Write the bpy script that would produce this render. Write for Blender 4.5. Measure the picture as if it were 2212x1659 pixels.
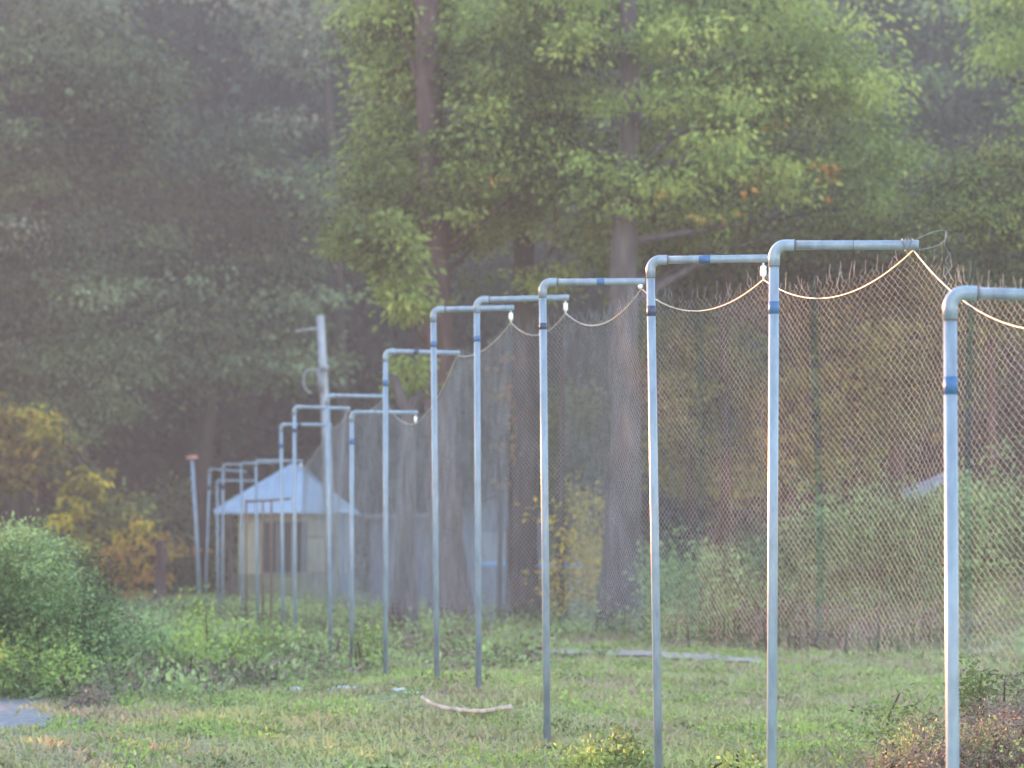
import bpy, bmesh, math
import numpy as np
from mathutils import Vector
for o in list(bpy.data.objects): bpy.data.objects.remove(o)
S = bpy.context.scene
COL = S.collection
R = np.random.default_rng(11)

# ------------------------------------------------------------------ camera, sky, sun, exposure
F, CX, HY, EYE = 5000.0, 1106.0, 1188.0, 1.6       # focal length in units of a 2212 wide picture, centre, horizon, eye height
cam = bpy.data.cameras.new("camera"); cam.sensor_width = 36; cam.lens = 36 * F / 2212
cam.shift_y = (HY - 829.5) / 2212; cam.clip_end = 2000; cam.clip_start = .1
cam.dof.use_dof = True; cam.dof.focus_distance = 15.0; cam.dof.aperture_fstop = 2.2
co = bpy.data.objects.new("camera", cam); COL.objects.link(co)
co.location = (0, 0, EYE); co.rotation_euler = (math.radians(90), 0, 0); S.camera = co
SUN_AZ, SUN_EL = 40.0, 9.0                          # degrees left of the view, degrees up
w = bpy.data.worlds.new("World"); S.world = w; w.use_nodes = True
nt = w.node_tree; sky = nt.nodes.new("ShaderNodeTexSky"); sky.sky_type = 'NISHITA'; sky.sun_disc = False
sky.sun_elevation = math.radians(SUN_EL); sky.sun_rotation = math.radians(-SUN_AZ)
sky.air_density = 1.0; sky.dust_density = .8; sky.ozone_density = 1.2
nt.links.new(sky.outputs[0], nt.nodes["Background"].inputs[0]); nt.nodes["Background"].inputs[1].default_value = .15
sl = bpy.data.lights.new("sun", 'SUN'); sl.energy = 3.6; sl.angle = math.radians(.5); sl.color = (1, .42, .2)
so = bpy.data.objects.new("sun", sl); COL.objects.link(so)
ra, re_ = math.radians(SUN_AZ), math.radians(SUN_EL)
SD = Vector((-math.sin(ra) * math.cos(re_), math.cos(ra) * math.cos(re_), math.sin(re_)))
so.rotation_euler = SD.to_track_quat('Z', 'Y').to_euler()
S.view_settings.view_transform = 'Standard'; S.view_settings.look = 'None'; S.view_settings.gamma = 1
S.view_settings.exposure = 3.25
S.render.engine = 'CYCLES'

# ------------------------------------------------------------------ helpers
def P(px, py, d): return np.array(((px - CX) / F * d, d, EYE + (HY - py) / F * d))

def noise(x, y, s=1.0, seed=0):
    r = np.random.default_rng(seed + 100); v = 0
    for i in range(7):
        a = r.uniform(0, 6.28); f = r.uniform(.5, 2.2) / s
        v = v + np.sin((x * math.cos(a) + y * math.sin(a)) * f * 6.28 / 2 + r.uniform(0, 6.28))
    return v / 3.2

def sstep(t): t = np.clip(t, 0, 1); return t * t * (3 - 2 * t)

def terrain(x, y):
    x = np.asarray(x, float); y = np.asarray(y, float)
    z = np.interp(y, [-400, 8, 10.4, 13.6, 16.3, 18.9, 24, 60], [-1.25, -1.2, -1.0, -.38, -.13, 0, 0, .12])
    near = np.clip(1 - np.abs(y) / 120, 0, 1)
    z = z + np.interp(y, [18.9, 22.3, 23.5, 26.8, 30], [0, .21, .26, .11, 0]) * np.exp(-((x + .55) / 1.8) ** 2)
    z = z + noise(x, y, 3.0, 1) * .02 * near + noise(x, y, 9, 2) * .012 * near
    bank = sstep((x - 2.2) / 2.5) * sstep((y - (39.5 - (x - 2.4) * 1.15)) / 5.5) * 1.35
    z = z + bank * (1 - sstep((y - 55) / 20))
    hill = sstep((y - 84) / 22) * sstep((x + 70) / 8) * sstep((44 - x) / 8) * 27  # added backdrop hill, stretched left out of view to block the low sun
    return z + hill

def setp(o, **k):
    for a, b in k.items(): o[a] = b
    return o
def link(o, parent=None):
    COL.objects.link(o)
    if parent is not None: o.parent = parent
    return o
def empty(name, loc, **k):
    o = bpy.data.objects.new(name, None); o.location = tuple(float(v) for v in loc); COL.objects.link(o)
    o.empty_display_size = .2; return setp(o, **k)
def meshobj(name, V, Fc, mat, parent=None, smooth=False, tint=None, **k):
    """V (n,3) world coordinates; Fc (m,3|4) faces"""
    V = np.asarray(V, np.float32).reshape(-1, 3)
    if parent is not None: V = V - np.array(parent.matrix_basis.translation if parent.parent is None else WL[parent.name], np.float32)
    me = bpy.data.meshes.new(name)
    if isinstance(Fc, np.ndarray):
        m, q = Fc.shape
        me.vertices.add(len(V)); me.vertices.foreach_set('co', V.ravel())
        me.loops.add(m * q); me.loops.foreach_set('vertex_index', Fc.astype(np.int32).ravel())
        me.polygons.add(m); me.polygons.foreach_set('loop_start', np.arange(0, m * q, q, dtype=np.int32))
        me.update(calc_edges=True)
    else:
        me.from_pydata([tuple(map(float, v)) for v in V], [], [tuple(int(i) for i in f) for f in Fc]); me.update()
    if tint is not None:
        a = me.attributes.new('tint', 'FLOAT', 'FACE'); a.data.foreach_set('value', np.asarray(tint, np.float32))
    if smooth: me.polygons.foreach_set('use_smooth', np.ones(len(me.polygons), bool))
    me.materials.append(mat)
    o = bpy.data.objects.new(name, me); link(o, parent)
    return setp(o, **k)
WL = {}

def tube(pts, rad, seg=10, caps=True):
    pts = np.array(pts, float); n = len(pts)
    rad = np.broadcast_to(np.asarray(rad, float), (n,))
    T = np.gradient(pts, axis=0); T /= np.linalg.norm(T, axis=1)[:, None] + 1e-9
    ref = np.array((0, 0, 1.)) if abs(T[0][2]) < .9 else np.array((1., 0, 0))
    V = []; u = np.cross(T[0], ref); u /= np.linalg.norm(u)
    for i in range(n):
        u = u - T[i] * np.dot(u, T[i]); u /= np.linalg.norm(u) + 1e-9
        v = np.cross(T[i], u)
        for k in range(seg):
            a = 2 * math.pi * k / seg
            V.append(pts[i] + rad[i] * (math.cos(a) * u + math.sin(a) * v))
    Fc = []
    for i in range(n - 1):
        for k in range(seg):
            a = i * seg + k; b = i * seg + (k + 1) % seg
            Fc.append((a, b, b + seg, a + seg))
    if caps: Fc.append(tuple(range(seg))[::-1]); Fc.append(tuple(range((n - 1) * seg, n * seg)))
    return V, Fc
def join(parts):
    V = []; Fc = []
    for v, f in parts:
        o = len(V); V += list(v); Fc += [tuple(i + o for i in q) for q in f]
    return V, Fc
def box(x0, x1, y0, y1, z0, z1):
    V = [(x, y, z) for z in (z0, z1) for y in (y0, y1) for x in (x0, x1)]
    return V, [(0, 2, 3, 1), (4, 5, 7, 6), (0, 1, 5, 4), (2, 6, 7, 3), (0, 4, 6, 2), (1, 3, 7, 5)]
def bez(pts, n):
    """smooth Catmull-Rom through pts"""
    p = np.array(pts, float); p = np.vstack([2 * p[0] - p[1], p, 2 * p[-1] - p[-2]]); out = []
    m = len(p) - 3
    for t in np.linspace(0, m - 1e-6, n):
        i = int(t); f = t - i; a, b, c, d = p[i:i + 4]
        out.append(.5 * (2 * b + (c - a) * f + (2 * a - 5 * b + 4 * c - d) * f * f + (3 * b - a - 3 * c + d) * f ** 3))
    return np.array(out)

def segs_mesh(A, B, rad):
    d = B - A; n = len(A); d /= np.linalg.norm(d, axis=1)[:, None] + 1e-9
    ref = np.tile(np.array((0.0, 0.0, 1.0)), (n, 1)); ref[np.abs(d[:, 2]) > .9] = (0, 1, 0)
    u = np.cross(d, ref); u /= np.linalg.norm(u, axis=1)[:, None]; v = np.cross(d, u)
    rad = np.broadcast_to(rad, (n,))[:, None]; ring = []
    for k in range(3):
        a = 2 * math.pi * k / 3; o = (u * math.cos(a) + v * math.sin(a)) * rad; ring += [A + o, B + o]
    V = np.stack(ring, 1).reshape(-1, 3); base = np.arange(n)[:, None] * 6
    f = np.array([(0, 1, 3, 2), (2, 3, 5, 4), (4, 5, 1, 0)]); Fc = (base[:, :, None] + f[None]).reshape(-1, 4)
    return V, Fc

# ------------------------------------------------------------------ materials
def newmat(name):
    m = bpy.data.materials.new(name); m.use_nodes = True; return m, m.node_tree, m.node_tree.nodes["Principled BSDF"]
def solid(name, c1, c2=None, scale=6, rough=.6, metal=0, bump=0, stretch=(1, 1, 1), spec=.5, lo=.35, hi=.65):
    m, t, b = newmat(name); b.inputs['Roughness'].default_value = rough; b.inputs['Metallic'].default_value = metal
    b.inputs['Specular IOR Level'].default_value = spec
    c2 = c2 or c1
    tc = t.nodes.new('ShaderNodeTexCoord'); mp = t.nodes.new('ShaderNodeMapping'); mp.inputs['Scale'].default_value = stretch
    nz = t.nodes.new('ShaderNodeTexNoise'); nz.inputs['Scale'].default_value = scale; nz.inputs['Detail'].default_value = 6
    nz.inputs['Roughness'].default_value = .65
    cr = t.nodes.new('ShaderNodeValToRGB'); cr.color_ramp.elements[0].position = lo; cr.color_ramp.elements[1].position = hi
    cr.color_ramp.elements[0].color = (*c1, 1); cr.color_ramp.elements[1].color = (*c2, 1)
    t.links.new(tc.outputs['Object'], mp.inputs[0]); t.links.new(mp.outputs[0], nz.inputs['Vector'])
    t.links.new(nz.outputs[0], cr.inputs[0]); t.links.new(cr.outputs[0], b.inputs['Base Color'])
    if bump:
        bn = t.nodes.new('ShaderNodeBump'); bn.inputs['Strength'].default_value = bump; bn.inputs['Distance'].default_value = .05
        t.links.new(nz.outputs[0], bn.inputs['Height']); t.links.new(bn.outputs[0], b.inputs['Normal'])
    return m
def leafmat(name, cols, trans=.3, rough=.6):
    m, t, b = newmat(name); b.inputs['Roughness'].default_value = rough; b.inputs['Specular IOR Level'].default_value = .25
    at = t.nodes.new('ShaderNodeAttribute'); at.attribute_name = 'tint'
    cr = t.nodes.new('ShaderNodeValToRGB'); e = cr.color_ramp.elements
    e[0].position = 0; e[0].color = (*cols[0], 1); e[1].position = 1; e[1].color = (*cols[-1], 1)
    for i in range(1, len(cols) - 1):
        q = e.new(i / (len(cols) - 1)); q.color = (*cols[i], 1)
    t.links.new(at.outputs['Fac'], cr.inputs[0]); t.links.new(cr.outputs[0], b.inputs['Base Color'])
    tr = t.nodes.new('ShaderNodeBsdfTranslucent'); t.links.new(cr.outputs[0], tr.inputs[0])
    mx = t.nodes.new('ShaderNodeMixShader'); mx.inputs[0].default_value = trans
    t.links.new(b.outputs[0], mx.inputs[1]); t.links.new(tr.outputs[0], mx.inputs[2])
    t.links.new(mx.outputs[0], t.nodes['Material Output'].inputs[0]); return m

M = {}
M['pipe'] = solid('grey_pipe', (.12, .165, .225), (.22, .29, .365), 11, .34, .0, .05, (1, 1, .3), .6, .3, .58)
M['rustpipe'] = solid('rusty_pipe', (.1, .06, .05), (.2, .13, .1), 9, .8)
M['tape'] = solid('blue_tape', (.02, .09, .22), (.03, .13, .3), 8, .5)
M['darktape'] = solid('navy_tape', (.01, .03, .08), (.02, .05, .12), 8, .5)
M['seam'] = solid('seam', (.05, .05, .06), (.12, .1, .09), 8, .7)
M['white'] = solid('white_plastic', (.75, .75, .72), (.85, .85, .82), 8, .4)
M['cable'] = solid('pale_cable', (.45, .4, .33), (.6, .54, .45), 30, .5)
M['wire'] = solid('galvanised_wire', (.17, .20, .235), (.34, .375, .42), 3, .6, 0, 0, (1, 1, 1), .2)
M['bark_grey'] = solid('grey_bark', (.04, .033, .033), (.125, .105, .108), 3.2, .9, 0, .8, (1, 1, .28), .1)
M['bark_brown'] = solid('brown_bark', (.055, .035, .035), (.15, .10, .10), 3.2, .9, 0, .8, (1, 1, .28), .1)
M['twig'] = solid('pale_twig', (.10, .08, .075), (.28, .25, .23), 5, .9)
M['bark_dark'] = solid('dark_bark', (.03, .022, .02), (.07, .05, .045), 4, .9, 0, .8, (1, 1, .3), .1)
M['leaf_bright'] = leafmat('bright_leaf', [(.045, .07, .022), (.17, .23, .06), (.31, .38, .10), (.46, .49, .13)], .4)
M['leaf_olive'] = leafmat('olive_leaf', [(.03, .042, .018), (.09, .12, .04), (.17, .20, .06), (.30, .27, .07)], .3)
M['leaf_dark'] = leafmat('dark_leaf', [(.005, .006, .003), (.012, .014, .007), (.03, .036, .017), (.07, .08, .045)], .2)  # deep shade of the background put into the leaf colour
M['leaf_teal'] = leafmat('teal_leaf', [(.012, .018, .008), (.045, .065, .026), (.12, .16, .065), (.22, .26, .13)], .2)  # darker leaf colour also carries the shade on the left hand trees
M['leaf_yellow'] = leafmat('yellow_leaf', [(.14, .13, .03), (.45, .36, .04), (.80, .62, .06), (.85, .48, .07)], .4)  # yellow leaves, colour raised to stand in for sun shining through them
M['leaf_orange'] = leafmat('orange_leaf', [(.12, .07, .02), (.32, .15, .03), (.5, .2, .05), (.4, .26, .05)], .4)
M['leaf_orange2'] = leafmat('golden_leaf', [(.09, .08, .025), (.2, .16, .04), (.34, .24, .05), (.45, .27, .06)], .4)
M['leaf_pale'] = leafmat('pale_leaf', [(.05, .07, .04), (.11, .13, .08), (.20, .20, .13), (.32, .26, .2)], .3)
M['weed'] = leafmat('weed_leaf', [(.10, .14, .05), (.19, .28, .08), (.29, .41, .11), (.42, .54, .14)], .3)
M['weed_cool'] = leafmat('cool_weed_leaf', [(.10, .12, .06), (.22, .28, .12), (.32, .42, .17), (.44, .54, .22)], .3)
M['bush'] = leafmat('bush_leaf', [(.04, .07, .03), (.11, .20, .07), (.23, .35, .14), (.36, .49, .20)], .3)
M['grass'] = leafmat('grass_blade', [(.42, .33, .25), (.40, .36, .21), (.36, .40, .16), (.47, .51, .22)], .25)
M['dead'] = leafmat('dead_plant', [(.09, .06, .055), (.17, .12, .11), (.27, .21, .18), (.18, .18, .1)], .15)

# ------------------------------------------------------------------ setting: ground, hills
def ground_mat():
    m, t, b = newmat('meadow'); b.inputs['Roughness'].default_value = .95; b.inputs['Specular IOR Level'].default_value = .1
    tc = t.nodes.new('ShaderNodeTexCoord')
    def nz(s, d=6):
        n = t.nodes.new('ShaderNodeTexNoise'); n.inputs['Scale'].default_value = s; n.inputs['Detail'].default_value = d
        t.links.new(tc.outputs['Object'], n.inputs['Vector']); return n
    def ramp(n, a, ca, b_, cb):
        c = t.nodes.new('ShaderNodeValToRGB'); e = c.color_ramp.elements
        e[0].position = a; e[0].color = (*ca, 1); e[1].position = b_; e[1].color = (*cb, 1)
        t.links.new(n.outputs[0], c.inputs[0]); return c
    n1, n2 = nz(.55), nz(4.5, 8)
    g = ramp(n2, .35, (.14, .17, .07), .7, (.30, .34, .14))
    d = ramp(n2, .3, (.20, .16, .12), .7, (.40, .33, .26))
    k = ramp(n1, .5, (0, 0, 0), .66, (1, 1, 1))
    mx = t.nodes.new('ShaderNodeMix'); mx.data_type = 'RGBA'
    t.links.new(k.outputs[0], mx.inputs[0]); t.links.new(g.outputs[0], mx.inputs[6]); t.links.new(d.outputs[0], mx.inputs[7])
    # hill leaf litter painted near black as shade between crowns, above 1.9 m
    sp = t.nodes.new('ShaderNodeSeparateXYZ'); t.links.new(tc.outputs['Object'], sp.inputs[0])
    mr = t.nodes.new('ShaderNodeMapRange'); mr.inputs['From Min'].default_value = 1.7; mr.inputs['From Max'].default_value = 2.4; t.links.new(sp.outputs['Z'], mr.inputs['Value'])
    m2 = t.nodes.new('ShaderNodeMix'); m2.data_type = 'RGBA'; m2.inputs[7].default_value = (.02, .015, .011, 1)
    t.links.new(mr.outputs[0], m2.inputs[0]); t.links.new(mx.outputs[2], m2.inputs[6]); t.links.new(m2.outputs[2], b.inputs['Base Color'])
    bn = t.nodes.new('ShaderNodeBump'); bn.inputs['Strength'].default_value = .8; bn.inputs['Distance'].default_value = .08
    t.links.new(n2.outputs[0], bn.inputs['Height']); t.links.new(bn.outputs[0], b.inputs['Normal'])
    return m
def grid(xs, ys, dz=0):
    X, Y = np.meshgrid(xs, ys); Z = terrain(X, Y) + dz
    V = np.stack([X, Y, Z], -1).reshape(-1, 3); nx, ny = len(xs), len(ys)
    i = np.arange((ny - 1) * nx).reshape(ny - 1, nx)[:, :-1].ravel()
    return V, np.stack([i, i + 1, i + nx + 1, i + nx], 1)
xs = np.concatenate([np.linspace(-300, -60, 13)[:-1], np.linspace(-60, -14, 24)[:-1], np.linspace(-14, 14, 94), np.linspace(14, 60, 24)[1:], np.linspace(60, 300, 13)[1:]])
ys = np.concatenate([np.linspace(-300, 0, 12)[:-1], np.linspace(0, 62, 190), np.linspace(62, 150, 50)[1:], np.linspace(150, 300, 12)[1:]])
V, Fc = grid(xs, ys)
meshobj('ground', V, Fc, ground_mat(), None, True, kind='structure')

def patch(name, poly, mat, dz, step=.12, jag=.12, seed=3, **k):
    """irregular sheet draped 2 cm over the ground; poly in metres (x,y)"""
    poly = np.array(poly, float); x0, y0 = poly.min(0); x1, y1 = poly.max(0)
    xs = np.arange(x0 - .3, x1 + .3, step); ys = np.arange(y0 - .3, y1 + .3, step)
    X, Y = np.meshgrid(xs, ys); Z = terrain(X, Y) + dz
    ok = inpoly(X.ravel() + noise(X.ravel(), Y.ravel(), .5, seed) * jag, Y.ravel() + noise(X.ravel(), Y.ravel(), .6, seed + 1) * jag, poly).reshape(X.shape)
    V = np.stack([X, Y, Z], -1).reshape(-1, 3); nx = len(xs); F2 = []
    for j in range(len(ys) - 1):
        for i in range(nx - 1):
            if ok[j, i]: a = j * nx + i; F2.append((a, a + 1, a + nx + 1, a + nx))
    return meshobj(name, V, F2, mat, None, True, **k)
def inpoly(x, y, poly):
    poly = np.asarray(poly, float); c = np.zeros(len(x), bool); n = len(poly)
    for i in range(n):
        xa, ya = poly[i]; xb, yb = poly[(i + 1) % n]
        if ya == yb: continue
        c ^= ((ya > y) != (yb > y)) & (x < (xb - xa) * (y - ya) / (yb - ya) + xa)
    return c
gravel = solid('pale_gravel', (.16, .16, .18), (.32, .31, .32), 14, .9, 0, .6, (1, 1, 1), .2)
dirt = solid('pale_dirt', (.26, .22, .19), (.44, .39, .35), 5, .95, 0, .5, (1, 1, 1), .1)
patch('gravel_track', [(-8, 19.2), (-4.3, 19.0), (-4.45, 20.3), (-4.0, 21.5), (-4.6, 23.0), (-4.9, 24.6), (-8, 24.8)], gravel, .012, kind='structure')
patch('path', [(-.2, 34.2), (1.2, 34.0), (2.2, 33.0), (3.3, 31.6), (3.6, 32.1), (2.9, 33.9), (1.2, 35.8), (-.4, 35.4)], dirt, .028, jag=.2, kind='structure')

# ------------------------------------------------------------------ foliage
def leafmesh(name, C, D, L, mat, parent=None, tint=None, wid=.5, rng=R, **k):
    n = len(C); D = D / (np.linalg.norm(D, axis=1)[:, None] + 1e-9)
    rnd = rng.normal(size=(n, 3)) + np.array((0, 0, .0)); s = np.cross(D, rnd); s /= np.linalg.norm(s, axis=1)[:, None] + 1e-9
    up = np.cross(s, D)
    L = np.broadcast_to(L, (n,))[:, None]; W = L * wid
    a = C; b = C + D * L * .45 + s * W * .5 + up * L * .06; c = C + D * L - up * L * .08; d = C + D * L * .45 - s * W * .5 + up * L * .06
    V = np.stack([a, b, c, d], 1).reshape(-1, 3); Fc = np.arange(4 * n).reshape(n, 4)
    return meshobj(name, V, Fc, mat, parent, False, tint=np.clip(tint, 0, 1), **k)
def clumps(ctr, r, per, leaf, tvar=.09, flat=.42, rng=R, droop=.7, base=.45, cvar=.24):
    """rosettes of leaves round each centre; gives C, D, L, tint"""
    n = len(ctr); r = np.broadcast_to(r, (n,))
    off = rng.normal(size=(n, per, 3)) * np.array((1, 1, flat)) * .5
    C = ctr[:, None, :] + off * r[:, None, None]
    D = off + rng.normal(size=off.shape) * .45 + np.array((0, 0, -droop))
    t = base + rng.normal(size=(n, 1)) * cvar + rng.normal(size=(n, per)) * tvar
    t = t + (noise(ctr[:, 0] + ctr[:, 1] * .4, ctr[:, 2] * 1.3, 5 * float(np.mean(r)) + .3, 12) * .36)[:, None]  # broad tint swings paint lighter masses and shaded hollows into the foliage
    L = leaf * rng.uniform(.6, 1.35, (n, per))
    return C.reshape(-1, 3), D.reshape(-1, 3), L.ravel(), t.ravel()
def poly_pts(poly, d, th, n, rng, gap=0.0, gs=1.4, edge=1):
    """n points inside an outline standing at distance d, spread over depth th"""
    poly = np.array(poly, float); out = []
    x0, y0 = poly.min(0); x1, y1 = poly.max(0); tot = 0
    while tot < n:
        x = rng.uniform(x0, x1, n * 2); y = rng.uniform(y0, y1, n * 2); Y = rng.uniform(-1, 1, n * 2)
        k = inpoly(x, y, poly)
        if gap:
            g = noise(x / F * d, y / F * d, gs, int(d * 7)) ; k &= g > -1 + gap * 2 + rng.normal(size=len(x)) * .12
        x, y, Y = x[k], y[k], Y[k]
        q = np.stack([(x - CX) / F * d, d + Y * th, EYE + (HY - y) / F * d], 1); out.append(q); tot += len(q)
        if len(out) > 30: break
    return np.vstack(out)[:n]
def trunk(parent, pts, rad, mat, name='trunk', seg=14, rough=.07, flare=0):
    p = bez(pts, max(10, 4 * len(pts))); r = np.interp(np.linspace(0, 1, len(p)), np.linspace(0, 1, len(rad)), rad)
    V, Fc = tube(p, r, seg); V = np.array(V)
    rr = np.repeat(r, seg); cen = np.repeat(p, seg, 0)
    k = np.tile(np.arange(seg), len(p)); h = cen[:, 2]
    lob = 1 + rough * np.sin(k * 2.1 + h * .9) + rough * .7 * np.sin(k * 4.7 - h * 2.3) + rough * .4 * R.normal(size=len(V))
    if flare:
        z0 = cen[:, 2].min(); fl = np.exp(-(h - z0) / 0.9) * flare
        lob = lob + fl * (.5 + .9 * np.clip(np.cos(k / seg * 6.283 * 4 + 1), 0, 1))
    V = cen + (V - cen) * lob[:, None]
    return meshobj(name, V, Fc, mat, parent, True)
def limbs(parent, rows, mat, name='limb'):
    """each limb is a mesh of its own: (list of points, r0, r1)"""
    for pts, r0, r1 in rows:
        p = bez(pts, 4 * len(pts)); V, Fc = tube(p, np.linspace(r0, r1, len(p)), 7)
        meshobj(name, V, Fc, mat, parent, True)
def fork_limbs(T, ctr, n, rng, r0=.07):
    rows = []; T = T[T[:, 2] > np.percentile(T[:, 2], 30)]
    for q in ctr[rng.choice(len(ctr), n, replace=False)]:
        z = np.clip(q[2] - rng.uniform(.5, 2.2), T[0][2] + 1, T[-1][2]); i = int(np.argmin(abs(T[:, 2] - z))); a = T[i]
        m = (a + q) / 2 + rng.normal(size=3) * .25 + np.array((0, 0, .25)); rows.append(([a, m, q], r0, .015))
    return rows
def tree(name, label, cat, base, tpts, trad, bark, crown, flare=0, nl=5, group=None, seed=0, blocker=None, limb_r=.07):
    """crown: list of (poly, d, th, nclumps, r, per, leaf, mat, gap)"""
    rng = np.random.default_rng(seed + 500); root = empty(name, base, label=label, category=cat)
    if group: root['group'] = group
    if tpts is not None: trunk(root, tpts, trad, bark, flare=flare)
    allc = []
    for (poly, d, th, n, r, per, leaf, mat, gap) in crown:
        c = poly_pts(poly, d, th, n, rng, gap); allc.append(c)
        C, D, L, t = clumps(c, r * rng.uniform(.6, 1.4, len(c)), per, leaf, rng=rng)
        leafmesh('crown', C, D, L, mat, root, tint=t, rng=rng)
    if tpts is not None and nl and allc:
        limbs(root, fork_limbs(bez(tpts, 30), np.vstack(allc), nl, rng, limb_r), bark)
    return root
def gz(px, d): x = (px - CX) / F * d; return np.array((x, d, float(terrain(x, d))))

# --- far wood covering the hill behind everything
rng = np.random.default_rng(5)
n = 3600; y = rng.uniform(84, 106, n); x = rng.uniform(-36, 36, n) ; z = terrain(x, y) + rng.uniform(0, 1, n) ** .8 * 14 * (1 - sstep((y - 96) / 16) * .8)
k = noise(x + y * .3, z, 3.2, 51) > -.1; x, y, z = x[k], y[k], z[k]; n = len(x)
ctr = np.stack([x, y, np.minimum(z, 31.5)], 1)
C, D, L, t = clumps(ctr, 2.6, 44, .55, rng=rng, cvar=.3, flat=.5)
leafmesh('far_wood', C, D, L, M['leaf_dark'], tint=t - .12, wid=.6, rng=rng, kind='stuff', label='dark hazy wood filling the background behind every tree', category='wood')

# --- big dark trees on the left
tree('dark_tree', 'tall dark tree at the upper left with greyish leaf masses', 'tree', gz(60, 74),
     [gz(60, 74), P(70, 900, 74), P(95, 500, 74), P(90, 100, 74)], [.35, .28, .2, .1], M['bark_dark'],
     [([(-60, 60), (120, 30), (260, 80), (375, 170), (350, 260), (300, 330), (230, 420), (100, 470), (-60, 480)], 73, 2.5, 120, 1.15, 110, .24, M['leaf_teal'], .25),
      ([(-60, -60), (260, -60), (230, 30), (120, 70), (-60, 80)], 74, 2.5, 26, 1.1, 90, .24, M['leaf_pale'], .3)], nl=6, seed=1)
tree('dark_tree', 'dark teal tree left of the utility pole, reaching half the height of the photo', 'tree', gz(420, 79),
     [gz(430, 79), P(440, 1000, 79), P(470, 700, 79), P(500, 400, 79)], [.35, .28, .2, .1], M['bark_dark'],
     [([(200, 420), (330, 330), (520, 270), (660, 330), (740, 430), (740, 700), (660, 830), (420, 850), (250, 760), (170, 600)], 78, 2.5, 130, 1.25, 110, .26, M['leaf_teal'], .25)], nl=4, seed=2)
tree('dark_tree', 'dark tree at the left edge with sparse orange and brown leaves', 'tree', gz(-20, 70),
     [gz(10, 70), P(30, 1000, 70), P(60, 700, 70), P(50, 450, 70)], [.3, .24, .16, .08], M['bark_dark'],
     [([(-60, 430), (150, 430), (270, 560), (300, 760), (260, 900), (120, 960), (-60, 950)], 69, 2.5, 120, .95, 90, .2, M['leaf_teal'], .25),
      ([(-60, 470), (90, 470), (160, 600), (120, 820), (-60, 900)], 67.5, 1.6, 40, .6, 30, .2, M['leaf_pale'], .3)], nl=4, seed=3)
tree('hanging_tree', 'tree at the top left of centre with loose pale drooping sprays of leaves', 'tree', gz(700, 82),
     [gz(720, 82), P(735, 900, 82), P(720, 400, 82), P(690, -20, 82)], [.4, .3, .2, .1], M['bark_dark'],
     [([(400, -60), (740, -60), (720, 60), (690, 250), (600, 270), (590, 120), (500, 60), (400, 90)], 80, 2.0, 26, 1.1, 70, .28, M['leaf_pale'], .3)], nl=3, seed=4)
# --- yellow leaved shrub tree behind the left bushes
tree('yellow_tree', 'low tree with yellow and golden leaves behind the green bush on the left', 'tree', gz(170, 66),
     [gz(170, 66), P(175, 1200, 66), P(190, 1050, 66), P(180, 960, 66)], [.12, .1, .07, .04], M['bark_brown'],
     [([(-60, 870), (40, 860), (110, 900), (200, 970), (290, 1010), (330, 1080), (330, 1200), (280, 1270), (180, 1240), (120, 1120), (60, 1080), (-60, 1060)], 65, 1.4, 170, .45, 16, .24, M['leaf_olive'], .2),
      ([(60, 880), (110, 880), (160, 970), (290, 1010), (330, 1090), (330, 1230), (260, 1260), (190, 1200), (120, 1100), (100, 1000)], 64, 1.2, 150, .3, 8, .26, M['leaf_yellow'], .42),
      ([(-60, 860), (110, 870), (150, 960), (110, 1040), (-60, 1060)], 64, 1.0, 70, .4, 14, .26, M['leaf_orange2'], .3)], nl=6, seed=5)
tree('brown_shrub', 'brownish shrub with a few yellow leaves left of the leaning post', 'shrub', gz(330, 63),
     [gz(345, 63), P(345, 1260, 63), P(340, 1200, 63)], [.09, .08, .05], M['bark_brown'],
     [([(220, 1190), (300, 1150), (390, 1160), (400, 1240), (380, 1290), (240, 1290)], 63, .9, 46, .45, 14, .2, M['leaf_orange'], .2),
      ([(220, 1150), (390, 1130), (400, 1290), (240, 1300)], 64, .9, 70, .5, 22, .2, M['leaf_dark'], .2)], nl=3, seed=6)

# --- the great bright tree in the centre, three trunks
def P44(x, y): return P(x, y, 44)
tree('buttressed_tree', 'big pale grey tree with flared root buttresses behind the net in the centre', 'tree', gz(1345, 44),
     [gz(1340, 44) - np.array((0, 0, .3)), P44(1342, 1340), P44(1345, 1150), P44(1352, 950), P44(1345, 700), P44(1352, 450), P44(1362, 250), P44(1358, 60), P44(1350, -120)],
     [.45, .38, .33, .30, .27, .23, .19, .16, .13], M['bark_grey'],
     [([(1010, -60), (1750, -60), (1830, 60), (1880, 190), (1955, 350), (1950, 430), (1830, 520), (1640, 500), (1450, 540), (1330, 560), (1200, 470), (1100, 360), (1000, 300), (960, 120)], 46.6, 2.2, 400, .82, 150, .135, M['leaf_bright'], .36),
      ([(1180, -60), (1600, -60), (1640, 180), (1560, 420), (1430, 500), (1290, 480), (1200, 300)], 43, .7, 42, .6, 110, .13, M['leaf_bright'], .5),
      ([(1380, 180), (1560, 140), (1850, 330), (1820, 560), (1500, 560), (1400, 450)], 45.3, 1.0, 150, .42, 36, .11, M['leaf_olive'], .3),
      ([(1050, 240), (1800, 240), (1800, 480), (1050, 480)], 40.8, .7, 14, .16, 7, .13, M['leaf_orange'], .2)], flare=.5, nl=14, seed=7, limb_r=.09)
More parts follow.
